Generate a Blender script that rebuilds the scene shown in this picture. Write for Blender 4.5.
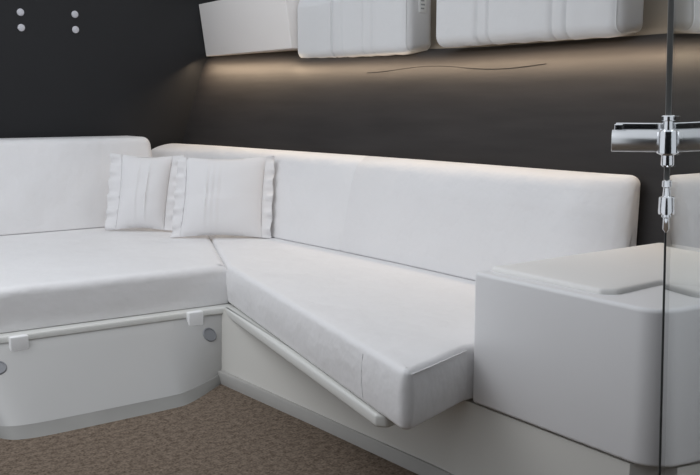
import bpy, bmesh, math, random
from mathutils import Vector, Matrix
random.seed(7)
S = bpy.context.scene
C = S.collection
for o in list(bpy.data.objects): bpy.data.objects.remove(o)

# ------------------------------------------------------------------ camera
cd = bpy.data.cameras.new('camera'); cam = bpy.data.objects.new('camera', cd); C.objects.link(cam)
cd.sensor_width = 36.0; cd.lens = 898 / 700 * 36; cd.clip_start = 0.02
cam.location = (0, 0, 1.13)
_p = math.radians(8.393)
_f = Vector((0.5835 * math.cos(_p), 0.8121 * math.cos(_p), -math.sin(_p)))
cam.rotation_euler = _f.to_track_quat('-Z', 'Y').to_euler()
S.camera = cam

# ------------------------------------------------------------------ world, lights, exposure
W = bpy.data.worlds.new('world'); S.world = W; W.use_nodes = True
bg = W.node_tree.nodes['Background']
bg.inputs[0].default_value = (0.90, 0.94, 1.0, 1); bg.inputs[1].default_value = 0.76

def area(name, loc, target, sx, sy, power, col):
    d = bpy.data.lights.new(name, 'AREA'); d.shape = 'RECTANGLE'; d.size = sx; d.size_y = sy
    d.energy = power; d.color = col
    o = bpy.data.objects.new(name, d); C.objects.link(o); o.location = loc
    z = (Vector(loc) - Vector(target)).normalized(); x = Vector((0, 1, 0)).cross(z).normalized()
    if sx > sy * 5: x = Vector((0, 1, 0)); x = (x - z * x.dot(z)).normalized()   # a strip runs along the hull
    y = z.cross(x)
    o.rotation_euler = Matrix((x, y, z)).transposed().to_euler()
    return o
area('hatch_light', (0.15, 3.25, 2.35), (0.85, 3.35, 0), 1.6, 1.8, 20, (0.95, 0.97, 1.0))
# warm strip lamps tucked under the window shades, along the top of the hull lining
def strip(a, b, pw):
    a = Vector(a); b = Vector(b); d = bpy.data.lights.new('strip_lamp', 'AREA'); d.shape = 'RECTANGLE'
    d.size = (b - a).length; d.size_y = 0.05; d.energy = pw; d.color = (1.0, 0.77, 0.53)
    o = bpy.data.objects.new('strip_lamp', d); C.objects.link(o); o.location = (a + b) / 2
    x = (b - a).normalized(); z = Vector((-0.50, 0, 1)); z = (z - x * z.dot(x)).normalized()
    o.rotation_euler = Matrix((x, z.cross(x), z)).transposed().to_euler()
strip((2.690, 1.35, 1.350), (2.688, 3.05, 1.352), 3.4)
strip((2.688, 3.05, 1.352), (2.660, 4.30, 1.352), 2.2)
strip((2.645, 4.30, 1.385), (2.605, 5.30, 1.405), 2.9)
S.view_settings.view_transform = 'Standard'; S.view_settings.look = 'None'
S.view_settings.gamma = 1.0; S.view_settings.use_curve_mapping = False
S.view_settings.exposure = 0.05

# ------------------------------------------------------------------ materials
def mat(name, col, rough=0.5, metal=0.0, bump=None, spec=0.5, var=0.0, vscale=3.0, sheen=0.0, stretch=None):
    """bump: list of (scale, strength, distance)"""
    m = bpy.data.materials.new(name); m.use_nodes = True
    nt = m.node_tree; b = nt.nodes['Principled BSDF']
    b.inputs['Base Color'].default_value = (*col, 1); b.inputs['Roughness'].default_value = rough
    b.inputs['Metallic'].default_value = metal; b.inputs['Specular IOR Level'].default_value = spec
    b.inputs['Sheen Weight'].default_value = sheen
    tc = nt.nodes.new('ShaderNodeTexCoord'); src = tc.outputs['Object']
    if stretch:
        mp = nt.nodes.new('ShaderNodeMapping'); mp.inputs['Scale'].default_value = stretch
        nt.links.new(src, mp.inputs['Vector']); src = mp.outputs['Vector']
    if var:
        n = nt.nodes.new('ShaderNodeTexNoise'); n.inputs['Scale'].default_value = vscale; n.inputs['Detail'].default_value = 5
        nt.links.new(src, n.inputs['Vector'])
        r = nt.nodes.new('ShaderNodeValToRGB')
        r.color_ramp.elements[0].position = 0.3; r.color_ramp.elements[1].position = 0.7
        r.color_ramp.elements[0].color = (*[c * (1 - var) for c in col], 1)
        r.color_ramp.elements[1].color = (*[min(1, c * (1 + var)) for c in col], 1)
        nt.links.new(n.outputs['Fac'], r.inputs['Fac']); nt.links.new(r.outputs['Color'], b.inputs['Base Color'])
    prev = None
    for (sc, st, di) in (bump or []):
        n = nt.nodes.new('ShaderNodeTexNoise'); n.inputs['Scale'].default_value = sc; n.inputs['Detail'].default_value = 4
        nt.links.new(src, n.inputs['Vector'])
        bp = nt.nodes.new('ShaderNodeBump'); bp.inputs['Strength'].default_value = st; bp.inputs['Distance'].default_value = di
        nt.links.new(n.outputs['Fac'], bp.inputs['Height'])
        if prev: nt.links.new(prev.outputs['Normal'], bp.inputs['Normal'])
        prev = bp
    if prev: nt.links.new(prev.outputs['Normal'], b.inputs['Normal'])
    return m

M = {}
M['vinyl'] = mat('white_vinyl', (0.82, 0.812, 0.815), 0.48, bump=[(4.5, 0.7, 0.03), (260, 0.12, 0.0006)], var=0.012, vscale=4)
M['vinyl_seam'] = mat('vinyl_seam', (0.70, 0.70, 0.71), 0.6)
M['console'] = mat('console_vinyl', (0.82, 0.815, 0.82), 0.42, bump=[(300, 0.1, 0.0005)], var=0.012, vscale=3)
M['pad'] = mat('console_pad_vinyl', (0.87, 0.855, 0.83), 0.5, bump=[(5, 0.2, 0.01), (260, 0.12, 0.0005)])
M['gelcoat'] = mat('gelcoat', (0.42, 0.415, 0.405), 0.38, var=0.015, vscale=2)
M['cream'] = mat('cream_gelcoat', (0.64, 0.625, 0.585), 0.42, var=0.015, vscale=2)
M['skirting_cream'] = mat('warm_grey_skirting', (0.40, 0.39, 0.37), 0.55, var=0.05, vscale=8)
M['rail'] = mat('white_rail', (0.72, 0.72, 0.69), 0.4)
M['clip'] = mat('white_plastic', (0.92, 0.92, 0.92), 0.35)
M['grey'] = mat('grey_plastic', (0.22, 0.225, 0.24), 0.5)
M['skirting'] = mat('grey_skirting', (0.27, 0.265, 0.25), 0.55, var=0.05, vscale=8)
M['linen'] = mat('pillow_linen', (0.79, 0.78, 0.785), 0.85, bump=[(9, 0.3, 0.012), (420, 0.25, 0.0008)], sheen=0.2)
M['shade'] = mat('shade_cloth', (0.74, 0.745, 0.75), 0.8, bump=[(5, 0.35, 0.03), (300, 0.2, 0.0007)])
M['panel'] = mat('warm_white_panel', (0.90, 0.865, 0.835), 0.6)
M['bulkhead'] = mat('dark_bulkhead', (0.010, 0.0105, 0.0125), 0.55, bump=[(160, 0.12, 0.0006)], var=0.12, vscale=2.5)
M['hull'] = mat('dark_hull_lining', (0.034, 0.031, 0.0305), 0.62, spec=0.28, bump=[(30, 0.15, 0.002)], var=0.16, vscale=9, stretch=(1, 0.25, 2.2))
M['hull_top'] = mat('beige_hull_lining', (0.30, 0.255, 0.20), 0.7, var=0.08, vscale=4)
M['piping'] = mat('dark_piping', (0.060, 0.055, 0.050), 0.6)
M['chrome'] = mat('chrome', (0.80, 0.81, 0.83), 0.12, metal=1.0)
M['brushed'] = mat('brushed_steel', (0.70, 0.71, 0.72), 0.32, metal=1.0)
M['seal'] = mat('dark_edge_seal', (0.035, 0.036, 0.036), 0.4)
M['clear_seal'] = mat('grey_gasket', (0.16, 0.16, 0.157), 0.3)
M['stud'] = mat('pale_stud', (0.62, 0.62, 0.66), 0.35)
M['tag'] = mat('tag_cloth', (0.86, 0.87, 0.86), 0.8)
M['print'] = mat('tag_print', (0.40, 0.42, 0.42), 0.8)

def carpet_mat():
    m = bpy.data.materials.new('brown_carpet'); m.use_nodes = True; nt = m.node_tree; b = nt.nodes['Principled BSDF']
    b.inputs['Roughness'].default_value = 0.95; b.inputs['Specular IOR Level'].default_value = 0.1
    tc = nt.nodes.new('ShaderNodeTexCoord')
    n1 = nt.nodes.new('ShaderNodeTexNoise'); n1.inputs['Scale'].default_value = 130; n1.inputs['Detail'].default_value = 4
    n2 = nt.nodes.new('ShaderNodeTexNoise'); n2.inputs['Scale'].default_value = 45; n2.inputs['Detail'].default_value = 5
    for n in (n1, n2): nt.links.new(tc.outputs['Object'], n.inputs['Vector'])
    mx = nt.nodes.new('ShaderNodeMath'); mx.operation = 'MULTIPLY_ADD'; mx.inputs[1].default_value = 0.45
    nt.links.new(n2.outputs['Fac'], mx.inputs[0])
    m2 = nt.nodes.new('ShaderNodeMath'); m2.operation = 'MULTIPLY'; m2.inputs[1].default_value = 0.55
    nt.links.new(n1.outputs['Fac'], m2.inputs[0]); nt.links.new(m2.outputs[0], mx.inputs[2])
    r = nt.nodes.new('ShaderNodeValToRGB'); r.color_ramp.elements[0].position = 0.36; r.color_ramp.elements[1].position = 0.64
    r.color_ramp.elements[0].color = (0.075, 0.055, 0.040, 1); r.color_ramp.elements[1].color = (0.235, 0.185, 0.145, 1)
    nt.links.new(mx.outputs[0], r.inputs['Fac']); nt.links.new(r.outputs['Color'], b.inputs['Base Color'])
    bp = nt.nodes.new('ShaderNodeBump'); bp.inputs['Strength'].default_value = 0.6; bp.inputs['Distance'].default_value = 0.006
    nt.links.new(mx.outputs[0], bp.inputs['Height']); nt.links.new(bp.outputs['Normal'], b.inputs['Normal'])
    return m
M['carpet'] = carpet_mat()

def glass_mat():
    m = bpy.data.materials.new('clear_glass'); m.use_nodes = True; nt = m.node_tree; nt.nodes.clear()
    out = nt.nodes.new('ShaderNodeOutputMaterial'); mix = nt.nodes.new('ShaderNodeMixShader')
    t = nt.nodes.new('ShaderNodeBsdfTransparent'); t.inputs[0].default_value = (0.93, 0.96, 0.95, 1)
    g = nt.nodes.new('ShaderNodeBsdfGlossy'); g.inputs['Roughness'].default_value = 0.0; g.inputs[0].default_value = (0.95, 0.97, 0.97, 1)
    fr = nt.nodes.new('ShaderNodeFresnel'); fr.inputs['IOR'].default_value = 1.65
    ge = nt.nodes.new('ShaderNodeNewGeometry')
    sub = nt.nodes.new('ShaderNodeMath'); sub.operation = 'SUBTRACT'; sub.inputs[0].default_value = 1.0
    nt.links.new(ge.outputs['Backfacing'], sub.inputs[1])
    mu = nt.nodes.new('ShaderNodeMath'); mu.operation = 'MULTIPLY'
    nt.links.new(fr.outputs[0], mu.inputs[0]); nt.links.new(sub.outputs[0], mu.inputs[1])
    nt.links.new(mu.outputs[0], mix.inputs[0]); nt.links.new(t.outputs[0], mix.inputs[1]); nt.links.new(g.outputs[0], mix.inputs[2])
    nt.links.new(mix.outputs[0], out.inputs[0]); return m
M['glass'] = glass_mat()

# ------------------------------------------------------------------ helpers
def obj(name, bm, m, parent=None, smooth=True, angle=35):
    bmesh.ops.recalc_face_normals(bm, faces=bm.faces)
    me = bpy.data.meshes.new(name); bm.to_mesh(me); bm.free()
    for mm in (m if isinstance(m, list) else [m]): me.materials.append(mm)
    if smooth:
        me.shade_smooth()
        me.set_sharp_from_angle(angle=math.radians(angle))
    o = bpy.data.objects.new(name, me); C.objects.link(o)
    if parent: o.parent = parent; o.matrix_parent_inverse = Matrix.Translation(-Vector(parent.location)) if parent.type == 'EMPTY' else Matrix()
    return o
def thing(name, label, cat, loc, group=None):
    o = bpy.data.objects.new(name, None); C.objects.link(o); o.location = loc; o.empty_display_size = 0.1
    o['label'] = label; o['category'] = cat
    if group: o['group'] = group
    return o
def tag(o, label, cat, group=None):
    o['label'] = label; o['category'] = cat
    if group: o['group'] = group
    return o
def structure(o): o['kind'] = 'structure'; return o

def round_poly(pts, radii, seg=6):
    """round the corners of a 2D polygon"""
    out = []; n = len(pts)
    for i in range(n):
        p = Vector(pts[i]); a = Vector(pts[i - 1]); b = Vector(pts[(i + 1) % n]); r = radii[i] if isinstance(radii, (list, tuple)) else radii
        if r <= 1e-5: out.append(p); continue
        da = (a - p); db = (b - p); la = da.length; lb = db.length; da.normalize(); db.normalize()
        ang = da.angle(db); t = min(r / math.tan(ang / 2), 0.45 * la, 0.45 * lb); rr = t * math.tan(ang / 2)
        p0 = p + da * t; p1 = p + db * t; c = p + (da + db).normalized() * (rr / math.sin(ang / 2))
        v0 = p0 - c; v1 = p1 - c; tot = v0.angle_signed(v1)
        for k in range(seg + 1):
            an = -tot * k / seg
            out.append(c + Vector((v0.x * math.cos(an) - v0.y * math.sin(an), v0.x * math.sin(an) + v0.y * math.cos(an))))
    return out
def offset_poly(pts, d):
    n = len(pts); area2 = sum(pts[i].x * pts[(i + 1) % n].y - pts[(i + 1) % n].x * pts[i].y for i in range(n))
    s = 1 if area2 > 0 else -1; out = []
    for i in range(n):
        e0 = (pts[i] - pts[i - 1]); e1 = (pts[(i + 1) % n] - pts[i])
        if e0.length < 1e-9: e0 = e1
        if e1.length < 1e-9: e1 = e0
        n0 = Vector((-e0.y, e0.x)).normalized() * s; n1 = Vector((-e1.y, e1.x)).normalized() * s
        nn = (n0 + n1); 
        if nn.length < 1e-6: nn = n0
        nn.normalize(); k = max(0.35, nn.dot(n0)); out.append(pts[i] + nn * (d / k))
    return out
def subdiv_poly(pts, L):
    out = []; n = len(pts)
    for i in range(n):
        a = pts[i]; b = pts[(i + 1) % n]; k = max(1, int((b - a).length / L))
        for j in range(k): out.append(a.lerp(b, j / k))
    return out
def rounded_prism(poly, radii, h0, h1, r0=0.02, r1=0.02, place=None, mids=(), seg=5, cseg=6, cap_rings=0, crown=0.0, step=None):
    """extrude a rounded polygon from h0 to h1 with rounded rims.  mids: (h, inset) extra rings.
    place(u, v, h) -> world.  cap_rings: concentric rings on the top cap, crown: puff of the top cap"""
    P = round_poly(poly, radii, cseg)
    if step: P = subdiv_poly(P, step)
    rings = []
    for k in range(seg + 1):
        t = math.pi / 2 * k / seg
        rings.append((h0 + r0 * (1 - math.sin(t)), r0 * (1 - math.cos(t))) if False else (h0 + r0 * (1 - math.cos(t)), r0 * (1 - math.sin(t))))
    for (h, ins) in sorted(mids): rings.append((h, ins))
    for k in range(seg + 1):
        t = math.pi / 2 * k / seg
        rings.append((h1 - r1 * (1 - math.sin(t)), r1 * (1 - math.cos(t))))
    pl = place or (lambda u, v, h: (u, v, h))
    bm = bmesh.new(); loops = []
    for (h, ins) in rings:
        Q = offset_poly(P, ins) if abs(ins) > 1e-6 else P
        loops.append([bm.verts.new(pl(q.x, q.y, h)) for q in Q])
    last = offset_poly(P, r1)
    cen = sum(last, Vector((0, 0))) / len(last)
    for j in range(1, cap_rings + 1):
        f = 1 - j / (cap_rings + 1)
        loops.append([bm.verts.new(pl(cen.x + (q.x - cen.x) * f, cen.y + (q.y - cen.y) * f, h1 + crown * (1 - f ** 2))) for q in last])
    n = len(P)
    for a, b in zip(loops, loops[1:]):
        for i in range(n):
            bm.faces.new((a[i], a[(i + 1) % n], b[(i + 1) % n], b[i]))
    first = offset_poly(P, r0); c0 = sum(first, Vector((0, 0))) / len(first)
    cv0 = bm.verts.new(pl(c0.x, c0.y, h0)); L0 = loops[0]
    for i in range(n): bm.faces.new((L0[(i + 1) % n], L0[i], cv0))
    if True:
        cv = bm.verts.new(pl(cen.x, cen.y, h1 + crown)); L = loops[-1]
        for i in range(n): bm.faces.new((L[i], L[(i + 1) % n], cv))
    return bm
def loft(bottom, top, z0, z1, rings=1):
    bm = bmesh.new(); L = []
    for k in range(rings + 1):
        f = k / rings
        L.append([bm.verts.new((b[0] + (t[0] - b[0]) * f, b[1] + (t[1] - b[1]) * f, z0 + (z1 - z0) * f)) for b, t in zip(bottom, top)])
    n = len(bottom)
    for a, b in zip(L, L[1:]):
        for i in range(n): bm.faces.new((a[i], a[(i + 1) % n], b[(i + 1) % n], b[i]))
    bm.faces.new(L[0][::-1]); bm.faces.new(L[-1]); return bm
def tube(path, r, seg=8, bm=None):
    bm = bm or bmesh.new(); path = [Vector(p) for p in path]; loops = []
    for i, p in enumerate(path):
        d = (path[min(i + 1, len(path) - 1)] - path[max(i - 1, 0)]).normalized()
        u = d.cross(Vector((0, 0, 1)))
        if u.length < 1e-3: u = d.cross(Vector((1, 0, 0)))
        u.normalize(); v = d.cross(u)
        rr = r[i] if isinstance(r, (list, tuple)) else r
        loops.append([bm.verts.new(p + (u * math.cos(2 * math.pi * k / seg) + v * math.sin(2 * math.pi * k / seg)) * rr) for k in range(seg)])
    for a, b in zip(loops, loops[1:]):
        for k in range(seg): bm.faces.new((a[k], a[(k + 1) % seg], b[(k + 1) % seg], b[k]))
    bm.faces.new(loops[0][::-1]); bm.faces.new(loops[-1]); return bm
def lathe(c, axis, prof, seg=24, bm=None):
    """prof: list of (r, h) along axis from point c"""
    bm = bm or bmesh.new(); c = Vector(c); axis = Vector(axis).normalized()
    u = axis.cross(Vector((0, 0, 1)))
    if u.length < 1e-3: u = axis.cross(Vector((1, 0, 0)))
    u.normalize(); v = axis.cross(u); loops = []
    for (r, h) in prof:
        loops.append([bm.verts.new(c + axis * h + (u * math.cos(2 * math.pi * k / seg) + v * math.sin(2 * math.pi * k / seg)) * max(r, 1e-4)) for k in range(seg)])
    for a, b in zip(loops, loops[1:]):
        for k in range(seg): bm.faces.new((a[k], a[(k + 1) % seg], b[(k + 1) % seg], b[k]))
    bm.faces.new(loops[0][::-1]); bm.faces.new(loops[-1]); return bm
def rbox(origin, ex, ey, ez, r=0.004, seg=3):
    """bevelled box from a corner origin with edge vectors"""
    bm = bmesh.new(); o = Vector(origin); ex = Vector(ex); ey = Vector(ey); ez = Vector(ez)
    vs = [bm.verts.new(o + ex * a + ey * b + ez * c) for c in (0, 1) for b in (0, 1) for a in (0, 1)]
    for f in ((0, 2, 3, 1), (4, 5, 7, 6), (0, 1, 5, 4), (2, 6, 7, 3), (0, 4, 6, 2), (1, 3, 7, 5)): bm.faces.new([vs[i] for i in f])
    if r: bmesh.ops.bevel(bm, geom=bm.edges[:], offset=r, segments=seg, affect='EDGES', profile=0.5)
    return bm

# ------------------------------------------------------------------ setting: floor, bulkhead, hull side
bm = bmesh.new()
vs = [bm.verts.new(p) for p in ((-1.2, -0.6, 0), (3.2, -0.6, 0), (3.2, 5.45, 0), (-1.2, 5.45, 0))]; bm.faces.new(vs)
structure(obj('floor', bm, M['carpet'], smooth=False))

YB = 5.35
structure(obj('wall_left', rbox((-1.2, YB, 0), (4.4, 0, 0), (0, 0.06, 0), (0, 0, 2.3), 0), M['bulkhead'], smooth=False))

def bend(y): return -0.35 * max(0.0, y - 4.7) ** 2
HN = [(0, 2.60), (0.6, 2.61), (0.88, 2.635), (1.10, 2.675), (1.22, 2.70), (1.29, 2.725), (1.335, 2.757), (1.362, 2.80), (1.378, 2.85), (1.39, 2.91), (1.42, 2.96), (1.7, 3.02), (2.3, 3.05)]
HF = [(0, 2.50), (0.6, 2.51), (0.907, 2.518), (1.10, 2.582), (1.22, 2.624), (1.31, 2.655), (1.38, 2.680), (1.42, 2.700), (1.445, 2.74), (1.465, 2.80), (1.49, 2.86), (1.75, 2.95), (2.3, 3.0)]
def hull(i, y):   # the lining at profile station i
    t = min(1.0, max(0.0, (y - 3.0) / (YB - 3.0))); t = t * t * (3 - 2 * t) * 0.5 + 0.5 * t
    (z0, x0), (z1, x1) = HN[i], HF[i]
    return Vector((x0 + (x1 - x0) * t, y, z0 + (z1 - z0) * t))
bm = bmesh.new(); ny = 60; cols = []
for j in range(ny + 1):
    y = 0.3 + (YB - 0.3) * j / ny
    col = [bm.verts.new(hull(i, y)) for i in range(len(HN))]
    for i in range(len(HN))[::-1]: v = hull(i, y); col.append(bm.verts.new((3.2, y, v.z)))
    cols.append(col)
n = len(cols[0])
for a, b in zip(cols, cols[1:]):
    for i in range(n - 1):
        f = bm.faces.new((a[i], a[i + 1], b[i + 1], b[i]))
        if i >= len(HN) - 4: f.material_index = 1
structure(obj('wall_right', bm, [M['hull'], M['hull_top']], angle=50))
# unseen dark partitions, added to shade the console and reflect in the chrome
# first one beside the console, put in to keep its end dark
structure(obj('wall_shading_near', rbox((1.50, 0.84, 0), (1.7, 0, 0), (0, 0.06, 0), (0, 0, 2.3), 0), M['bulkhead'], smooth=False))
structure(obj('wall_shading_side', rbox((-1.26, -0.66, 0), (0.06, 0, 0), (0, 2.0, 0), (0, 0, 2.3), 0), M['bulkhead'], smooth=False))  # added out of view, blocks light from the left onto the console corner
structure(obj('wall_shading_back', rbox((-1.2, -0.66, 0), (4.4, 0, 0), (0, 0.06, 0), (0, 0, 2.3), 0), M['bulkhead'], smooth=False))  # added behind the viewer, cuts light from the rear, dark backdrop for chrome

# wavy welt near the top of the hull lining
def wallpt(y, z):
    P = [hull(i, y) for i in range(len(HN))]
    for a, b in zip(P, P[1:]):
        if z <= b.z: return a.lerp(b, (z - a.z) / (b.z - a.z)) + Vector((-0.001, 0, 0))
pth = []
for k in range(41):
    f = k / 40; y = 3.62 - 1.15 * f
    pth.append(wallpt(y, 1.300 + 0.011 * math.sin(f * 8.2 - 1.6) - 0.012 * f))
structure(obj('trim_1', tube(pth, 0.0022, 6), M['hull']))

# ------------------------------------------------------------------ studs on the bulkhead
STUD = [((1.535, 1.652), 'pale round stud on dark bulkhead, upper one of the left pair'),
        ((1.535, 1.566), 'pale round stud on dark bulkhead, lower one of the left pair'),
        ((1.848, 1.658), 'pale round stud on dark bulkhead, upper one of the right pair'),
        ((1.848, 1.570), 'pale round stud on dark bulkhead, lower one of the right pair')]
for (x, z), lab in STUD:
    o = obj('wall_stud', lathe((x, YB, z), (0, -1, 0), [(0.020, 0), (0.021, 0.003), (0.019, 0.008), (0.013, 0.011), (0.004, 0.012)]), M['stud'])
    tag(o, lab, 'stud', 'studs on the dark bulkhead')

# ------------------------------------------------------------------ bases of the settees
def chaikin(P, n=3):
    P = [Vector(p) for p in P]
    for _ in range(n):
        Q = [P[0]]
        for a, b in zip(P, P[1:]): Q += [a.lerp(b, 0.25), a.lerp(b, 0.75)]
        Q.append(P[-1]); P = Q
    return P
LB = chaikin([(0.70, 3.60), (0.72, 3.24), (0.745, 3.09), (0.81, 3.03), (1.05, 3.03), (1.36, 3.035), (1.43, 3.045), (1.66, 3.215)])
LT = chaikin([(0.66, 3.75), (0.66, 3.55), (0.68, 3.43), (0.78, 3.395), (1.05, 3.385), (1.40, 3.372), (1.50, 3.368), (1.755, 3.352)])
ZB = 0.262
def closed(P): return [tuple(p) for p in P] + [(1.80, 3.32 if False else 3.36), (1.80, 5.2), (0.66, 5.2)]
t = thing('settee_base', 'sloping pale grey locker base under the long left seat', 'sofa base', (1.2, 4.0, 0))
obj('front_panel', loft(closed(LB), closed(LT), 0.0, ZB, 6), M['gelcoat'], t, angle=40)
def SP(x, v):  # a point on the sloping panel at plan position along the run
    for (a, b, c, d) in zip(LB, LB[1:], LT, LT[1:]):
        p = a.lerp(c, v); q = b.lerp(d, v)
        if p.x <= x <= q.x:
            f = (x - p.x) / (q.x - p.x); e = (q - p).normalized()
            e3 = Vector((e.x, e.y, 0)); up = Vector(((c - a).x, (c - a).y, ZB)).normalized()
            nn = e3.cross(up).normalized()
            r = p.lerp(q, f); return Vector((r.x, r.y, ZB * v)), nn
def vent(x, v):
    p, nn = SP(x, v)
    bm = lathe(p - nn * 0.004, nn, [(0.032, 0), (0.032, 0.006), (0.029, 0.009), (0.026, 0.009), (0.025, 0.0065), (0.004, 0.0065)])
    return obj('round_vent', bm, M['grey'], t)
vent(1.65, 0.70); vent(0.80, 0.72)
# rail along the top of the panel
rp = [Vector((p.x, p.y - 0.006, 0)) for p in LT] + [Vector((1.80, 3.345, 0))]
bm = bmesh.new(); loops = []
for p in rp:
    loops.append([bm.verts.new((p.x, p.y + dy, z)) for dy, z in ((0.02, 0.250), (-0.004, 0.252), (-0.008, 0.257), (-0.008, 0.271), (-0.004, 0.277), (0.10, 0.278))])
for a, b in zip(loops, loops[1:]):
    for i in range(6): bm.faces.new((a[i], a[(i + 1) % 6], b[(i + 1) % 6], b[i]))
bm.faces.new(loops[0]); bm.faces.new(loops[-1][::-1])
obj('rail', bm, M['rail'], t)
def clip(x):
    y = 3.385 if x < 1.2 else 3.366
    bm = rbox((x - 0.034, y - 0.040, 0.210), (0.068, 0, 0), (0, 0.028, 0), (0, 0, 0.072), 0.006)
    obj('clip', bm, M['clip'], t)
clip(0.895); clip(1.605)
# grey skirting that follows the floor line
def skirt(path, name, h=0.055, th=0.008, slope=0.0):
    bm = bmesh.new(); loops = []
    for i, p in enumerate(path):
        d = (path[min(i + 1, len(path) - 1)] - path[max(i - 1, 0)]).normalized(); nn = Vector((d.y, -d.x))
        def q(off, z): return bm.verts.new((p.x + nn.x * off + slope * z * nn.x * -1, p.y + nn.y * off + slope * z * -nn.y, z))
        loops.append([q(-0.004, 0), q(th, 0), q(th, h - 0.005), q(th - 0.003, h), q(-0.015, h)])
    for a, b in zip(loops, loops[1:]):
        for k in range(5): bm.faces.new((a[k], a[(k + 1) % 5], b[(k + 1) % 5], b[k]))
    bm.faces.new(loops[0]); bm.faces.new(loops[-1][::-1])
    return structure(obj(name, bm, M['skirting_cream']))
SL = []
for a, c in zip(LB, LT): SL.append(a)
bm = bmesh.new(); loops = []
hS = 0.033
for i, (a, c) in enumerate(zip(LB, LT)):
    d = (LB[min(i + 1, len(LB) - 1)] - LB[max(i - 1, 0)]).normalized(); nn = Vector((d.y, -d.x))
    b = a.lerp(c, hS / ZB)
    loops.append([bm.verts.new(v) for v in ((a.x - nn.x * 0.003, a.y - nn.y * 0.003, 0), (a.x + nn.x * 0.008, a.y + nn.y * 0.008, 0),
        (b.x + nn.x * 0.008, b.y + nn.y * 0.008, hS - 0.004), (b.x + nn.x * 0.004, b.y + nn.y * 0.004, hS), (b.x - nn.x * 0.003, b.y - nn.y * 0.003, hS))])
for a, b in zip(loops, loops[1:]):
    for k in range(5): bm.faces.new((a[k], a[(k + 1) % 5], b[(k + 1) % 5], b[k]))
bm.faces.new(loops[0]); bm.faces.new(loops[-1][::-1])
structure(obj('baseboard_left', bm, M['skirting']))

t = thing('settee_base', 'cream locker base under the right seat and corner console', 'sofa base', (2.1, 2.2, 0))
RBb = [(1.652, 3.226), (1.722, 1.97), (1.735, 1.27), (1.80, 1.215), (2.58, 1.215), (2.58, 3.33), (1.82, 3.33)]
RBt = [(1.742, 3.362), (1.748, 1.97), (1.750, 1.28), (1.81, 1.225), (2.58, 1.225), (2.58, 3.345), (1.82, 3.345)]
obj('front_panel', loft(RBb, RBt, 0, 0.275, 4), M['cream'], t, angle=30)
# tapering board that carries the flared seat cushion
bm = rounded_prism([(1.745, 3.345), (1.452, 1.900), (1.474, 1.872), (1.53, 1.885), (1.80, 3.30)][::-1], [0.004, 0.01, 0.018, 0.018, 0.004][::-1], 0.243, 0.281, 0.010, 0.008, seg=3)
obj('seat_board', bm, M['rail'], t)
skirt([Vector((1.648, 3.226)), Vector((1.69, 2.6)), Vector((1.722, 1.97)), Vector((1.733, 1.27)), Vector((1.80, 1.213)), Vector((2.5, 1.213))], 'baseboard_right', h=0.046, slope=0.02)

# ------------------------------------------------------------------ seat cushions
bm = rounded_prism([(0.45, 3.455), (1.10, 3.43), (1.796, 3.40), (2.433, 4.95), (0.45, 4.95)], [0.03, 0, 0.014, 0.01, 0.01], 0.279, 0.45, 0.005, 0.040, step=0.12, cap_rings=9, crown=0.001, mids=[(0.33, -0.003), (0.36, -0.003)])
o = obj('seat_cushion', bm, M['vinyl'], angle=60)
tag(o, 'deep white vinyl seat cushion of the left settee, below the throw pillows', 'cushion')
bm = rounded_prism([(1.785, 3.385), (1.425, 1.755), (1.445, 1.738), (1.722, 1.828), (2.54, 1.837), (2.49, 4.95), (2.43, 4.945)][::-1], [0.012, 0.02, 0.02, 0.012, 0.02, 0.01, 0.01][::-1], 0.283, 0.45, 0.016, 0.022, step=0.12, cap_rings=9, crown=0.001, mids=[(0.33, -0.004), (0.37, -0.006), (0.41, -0.004)])
cus = obj('seat_cushion', bm, M['vinyl'], angle=60)
tag(cus, 'white vinyl seat cushion of the right settee, flaring out over the base beside the console', 'cushion')
# welt along the end and a stitched seam on the front
f0 = Vector((1.785, 3.385)); f1 = Vector((1.425, 1.755)); q = f0.lerp(f1, 0.855)
obj('seam', tube([(q.x - 0.001, q.y, 0.300), (q.x - 0.0055, q.y, 0.34), (q.x - 0.0065, q.y, 0.38), (q.x - 0.002, q.y, 0.43)], 0.0009, 6), M['vinyl_seam'], cus)
obj('welt', tube([(1.447, 1.7375, 0.438), (1.52, 1.759, 0.4375), (1.62, 1.791, 0.4375), (1.718, 1.823, 0.4375)], 0.0022, 8), M['vinyl'], cus)

# ------------------------------------------------------------------ back cushions
bm = rounded_prism([(4.855, 0.4515), (5.00, 0.945), (5.325, 0.945), (5.325, 0.4515)], [0.007, 0.055, 0.055, 0.007], 0.45, 2.155, 0.007, 0.045, seg=7, place=lambda u, v, h: (h, u, v), mids=[(h, -0.0) for h in (0.8, 1.2, 1.6, 1.9)])
o = obj('back_cushion', bm, M['vinyl'], angle=60)
tag(o, 'white vinyl back cushion of the left settee against the dark bulkhead', 'cushion')
def rb(u, v, h):
    k = max(0.0, h - 4.75); w = (2.62 - u) / 0.2
    e = max(0.0, 2.16 - h) / 0.245; u += 0.10 * e * e * w
    return (u + hull(2, h).x - 2.635 - 0.50 * k * k * min(1.0, w * 1.7), h, v)
ys = [3.0, 3.5, 4.0, 4.4, 4.7, 4.8, 4.9, 5.0, 5.1, 5.2]
mids = [(h, 0) for h in (1.98, 2.0, 2.03, 2.06, 2.09, 2.12, 2.16)] + [(h, 0) for h in ys] + [(3.395, 0), (3.402, 0.0035), (3.409, 0)]
bm = rounded_prism([(2.400, 0.4515), (2.465, 0.77), (2.500, 0.862), (2.560, 0.895), (2.618, 0.884), (2.588, 0.4515)][::-1], [0.007, 0.20, 0.10, 0.10, 0.045, 0.04][::-1], 1.915, 5.26, 0.036, 0.007, seg=7, place=rb, mids=mids)
o = obj('back_cushion', bm, M['vinyl'], angle=60)
tag(o, 'long white vinyl back cushion of the right settee with one stitched seam', 'cushion')

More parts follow.
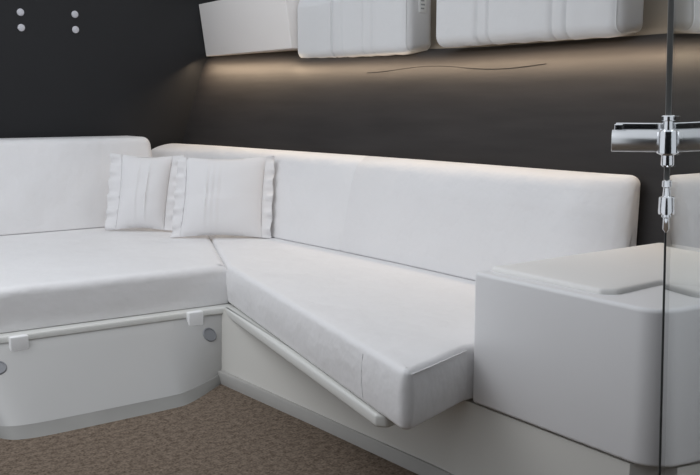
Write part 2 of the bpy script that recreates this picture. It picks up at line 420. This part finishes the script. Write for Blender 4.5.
# ------------------------------------------------------------------ throw pillows
def pillow(name, label, bl, br, tl, tr, T, pleats, flange=0.042, seed=1):
    rnd = random.Random(seed)
    bl, br, tl, tr = map(Vector, (bl, br, tl, tr))
    nrm = (br - bl).cross(tl - bl).normalized()       # towards the viewer
    base = (bl + br) / 2
    t = thing(name, label, 'pillow', base, 'throw pillows in the corner')
    wid = (br - bl).length; a = flange / wid
    def P(u, v, d):
        p = bl.lerp(br, u).lerp(tl.lerp(tr, u), v); return p + nrm * d
    nx, ny = 44, 30; bm = bmesh.new()
    def sheet(sign):
        g = []
        for j in range(ny + 1):
            row = []
            for i in range(nx + 1):
                s = i / nx; v = j / ny
                pu = (1 - abs(2 * s - 1) ** 2.6); pv = (1 - abs(2 * v - 1) ** 2.6)
                th = T * (max(0, pu) ** 0.6) * (max(0, pv) ** 0.6)
                if v < 0.5: th *= 1.06
                # dog-eared outline
                inx = 0.018 * math.sin(math.pi * v) * (1 - 2 * s); iny = 0.025 * math.sin(math.pi * s) * (1 - 2 * v)
                if sign > 0:
                    for c in pleats:
                        th += 0.010 * math.exp(-((s - c) / 0.012) ** 2) * pv
                    th += 0.0022 * math.sin(9 * s + 5 * v + seed) * pv * pu + 0.0018 * math.sin(17 * v - 7 * s + seed * 2) * pu * pv
                row.append(P(a + (1 - 2 * a) * s + inx, v + iny, sign * th * (1.0 if sign > 0 else 0.75)))
            g.append(row)
        return g
    F = sheet(1); B = sheet(-1)
    vf = [[bm.verts.new(p) for p in r] for r in F]
    vb = [[(vf[j][i] if i in (0, nx) or j in (0, ny) else bm.verts.new(B[j][i])) for i in range(nx + 1)] for j in range(ny + 1)]
    for j in range(ny):
        for i in range(nx):
            bm.faces.new((vf[j][i], vf[j][i + 1], vf[j + 1][i + 1], vf[j + 1][i]))
            bm.faces.new((vb[j][i], vb[j + 1][i], vb[j + 1][i + 1], vb[j][i + 1]))
    obj('pillow_cover', bm, M['linen'], t, angle=80)
    for side in (0, 1):
        bm = bmesh.new(); k = 48; m = 6; G = []
        for j in range(k + 1):
            v = j / k; row = []
            for i in range(m + 1):
                f = i / m
                inx = 0.018 * math.sin(math.pi * v)
                s0 = a + inx
                u = s0 * (1 - f) + (-0.004 + 0.006 * math.sin(v * 23 + seed)) * f
                if side: u = 1 - u
                d = 0.010 * f * math.sin(v * 34 + seed * 3 + side) + 0.005 * f * math.sin(v * 61 + side * 2)
                row.append((u, v + 0.012 * (2 * v - 1) * f, d))
            G.append(row)
        th = 0.0025
        A1 = [[bm.verts.new(P(u, v, d + th)) for (u, v, d) in r] for r in G]
        A0 = [[bm.verts.new(P(u, v, d - th)) for (u, v, d) in r] for r in G]
        for j in range(k):
            for i in range(m):
                bm.faces.new((A1[j][i], A1[j][i + 1], A1[j + 1][i + 1], A1[j + 1][i]))
                bm.faces.new((A0[j][i], A0[j + 1][i], A0[j + 1][i + 1], A0[j][i + 1]))
            for i in (0, m): bm.faces.new((A1[j][i], A1[j + 1][i], A0[j + 1][i], A0[j][i]))
        for i in range(m):
            for j in (0, k): bm.faces.new((A1[j][i], A1[j][i + 1], A0[j][i + 1], A0[j][i]))
        obj('ruffle', bm, M['linen'], t, angle=80)
    return t
pillow('throw_pillow', 'white throw pillow with ruffled sides leaning on the left back cushion, behind the other pillow',
       (1.742, 4.70, 0.462), (2.035, 4.46, 0.460), (1.830, 4.80, 0.862), (2.150, 4.56, 0.850), 0.058, (0.40, 0.62), flange=0.055, seed=2)
pillow('throw_pillow', 'white throw pillow with ruffled sides and pleats leaning on the right back cushion, in front',
       (1.925, 4.255, 0.458), (2.330, 3.945, 0.456), (2.015, 4.335, 0.858), (2.410, 4.03, 0.864), 0.06, (0.30, 0.37, 0.44), seed=5)

# ------------------------------------------------------------------ console at the near end
t = thing('armrest_console', 'pale grey upholstered console at the end of the right settee', 'armrest', (2.1, 1.5, 0.285))
bm = rounded_prism([(1.74, 1.822), (1.74, 1.20), (2.60, 1.20), (2.60, 1.822)], [0.012, 0.075, 0.05, 0.02], 0.281, 0.664, 0.010, 0.012, seg=4, cseg=10)
obj('console_body', bm, M['console'], t, angle=50)
bm = rounded_prism([(1.785, 1.805), (1.782, 1.415), (1.815, 1.385), (2.03, 1.40), (2.10, 1.27), (2.57, 1.27), (2.57, 1.805)], [0.015, 0.02, 0.03, 0.05, 0.04, 0.04, 0.02], 0.660, 0.678, 0.003, 0.012, seg=4, cap_rings=3, crown=0.003)
obj('top_pad', bm, M['pad'], t, angle=50)

# ------------------------------------------------------------------ window shades and panel above the hull lining
bm = rbox((2.695, 4.305, 1.441), (0.0, 1.04, 0.0), (0.16, 0, 0), (-0.045, 0, 0.325), 0.004)
o = obj('window_panel', bm, M['panel'], smooth=True)
tag(o, 'warm white flat panel in the upper corner beside the dark bulkhead', 'panel')
def shade(label, y0, y1, zb, x0, pleats, label_tag=False):
    prof = [(x0, zb + 0.0), (x0 + 0.0, zb + 0.285), (x0 + 0.05, zb + 0.45), (x0 + 0.175, zb + 0.45), (x0 + 0.175, zb + 0.02)]
    mids = []
    for k in range(1, 24): mids.append((y0 + 0.05 + (y1 - y0 - 0.1) * k / 24, -0.002 * math.sin(k * 1.7)))
    for p in pleats: mids += [(p - 0.008, 0), (p, 0.010), (p + 0.008, 0)]
    t = thing('window_shade', label, 'shade', (x0 + 0.09, (y0 + y1) / 2, zb), 'padded shades over the windows')
    bm = rounded_prism(prof, [0.05, 0.05, 0.05, 0.05, 0.05], y0, y1, 0.048, 0.02, seg=7, place=lambda u, v, h: (u, h, v + 0.010 * (h - y0) / (y1 - y0)), mids=mids)
    obj('shade_cover', bm, M['shade'], t, angle=60)
    # stitched end welt
    pts = round_poly(prof, 0.05, 6); pts = offset_poly([Vector(p) for p in pts], 0.012)
    obj('end_welt', tube([(p.x, y0 + 0.018, p.y) for p in pts] + [(pts[0].x, y0 + 0.018, pts[0].y)], 0.004, 6), M['shade'], t)
    if label_tag:
        g = obj('label_tag', rbox((x0 + 0.075, y0 - 0.003, zb + 0.20), (0.045, 0, 0), (0, 0.004, 0), (0, 0, 0.10), 0.001), M['tag'], t)
        for k in range(4):
            obj('print_line', rbox((x0 + 0.085, y0 - 0.0042, zb + 0.215 + k * 0.018), (0.02 + 0.004 * (k % 2), 0, 0), (0, 0.0016, 0), (0, 0, 0.007), 0), M['print'], g, smooth=False)
    return t
shade('shorter white padded window shade with a small cloth tag on its end', 3.335, 4.295, 1.362, 2.72, (3.60, 3.68, 3.86, 3.95), True)
shade('longest white padded window shade, the right one, without a cloth tag', 2.13, 3.135, 1.372, 2.72, (2.38, 2.45, 2.80, 2.87))

# ------------------------------------------------------------------ glass door with chrome fittings
g = Vector((0.8013, 0.5982, 0)).normalized(); nl = Vector((-g.y, g.x, 0))     # nl points to the left of the pane
E0 = Vector((1.394, 0.973, 0))
t = thing('glass_door', 'frameless clear glass door with dark edge and chrome fittings at the right', 'door', E0)
th = 0.008
def gp(along, left, z): return E0 + g * along + nl * (left + 0.026 * (z - 1.07)) + Vector((0, 0, z))
obj('glass_pane', rbox(gp(-1.15, -th, 0.012), g * 1.147, nl * th, Vector((0, 0, 2.1)) + nl * 0.0546, 0), M['glass'], t, smooth=False)
obj('edge_seal', rbox(gp(-0.006, -th - 0.001, 0.012), g * 0.010, nl * (th + 0.003), Vector((0, 0, 0.94)) + nl * 0.0244, 0.001, 2), M['seal'], t)
obj('edge_gasket', rbox(gp(-0.008, -th - 0.001, 0.955), g * 0.012, nl * (th + 0.006), Vector((0, 0, 1.157)) + nl * 0.0301, 0.002, 2), M['clear_seal'], t)
# handle
hb = obj('handle', tube([gp(0.010, 0.096, 1.066), gp(0.010, 0.095, 1.066), gp(0.010, -0.012, 1.066)], [0.0185, 0.020, 0.020], 24), M['brushed'], t, angle=60)
obj('handle_plate', rbox(gp(0.024, -0.012, 1.076), g * 0.012, nl * 0.102, (0, 0, 0.022), 0.002), M['chrome'], hb)
obj('handle_bridge', rbox(gp(0.010, 0.076, 1.080), g * 0.028, nl * 0.016, (0, 0, 0.016), 0.002), M['chrome'], hb)
bm = lathe(gp(-0.016, -0.002, 1.022), (0, 0, 1), [(0.010, 0), (0.0135, 0.003), (0.0135, 0.020), (0.022, 0.024), (0.0225, 0.062), (0.0145, 0.065), (0.0145, 0.080), (0.0165, 0.081), (0.0165, 0.088), (0.014, 0.090)])
obj('handle_clamp', bm, M['chrome'], hb)
h2 = obj('hinge_clip', lathe(gp(-0.016, -0.004, 0.905), (0, 0, 1), [(0.006, 0), (0.010, 0.006), (0.010, 0.026), (0.013, 0.028), (0.013, 0.032), (0.0185, 0.033), (0.019, 0.038), (0.0185, 0.063), (0.013, 0.065), (0.012, 0.080), (0.0145, 0.082), (0.0145, 0.092), (0.011, 0.094)]), M['chrome'], t)
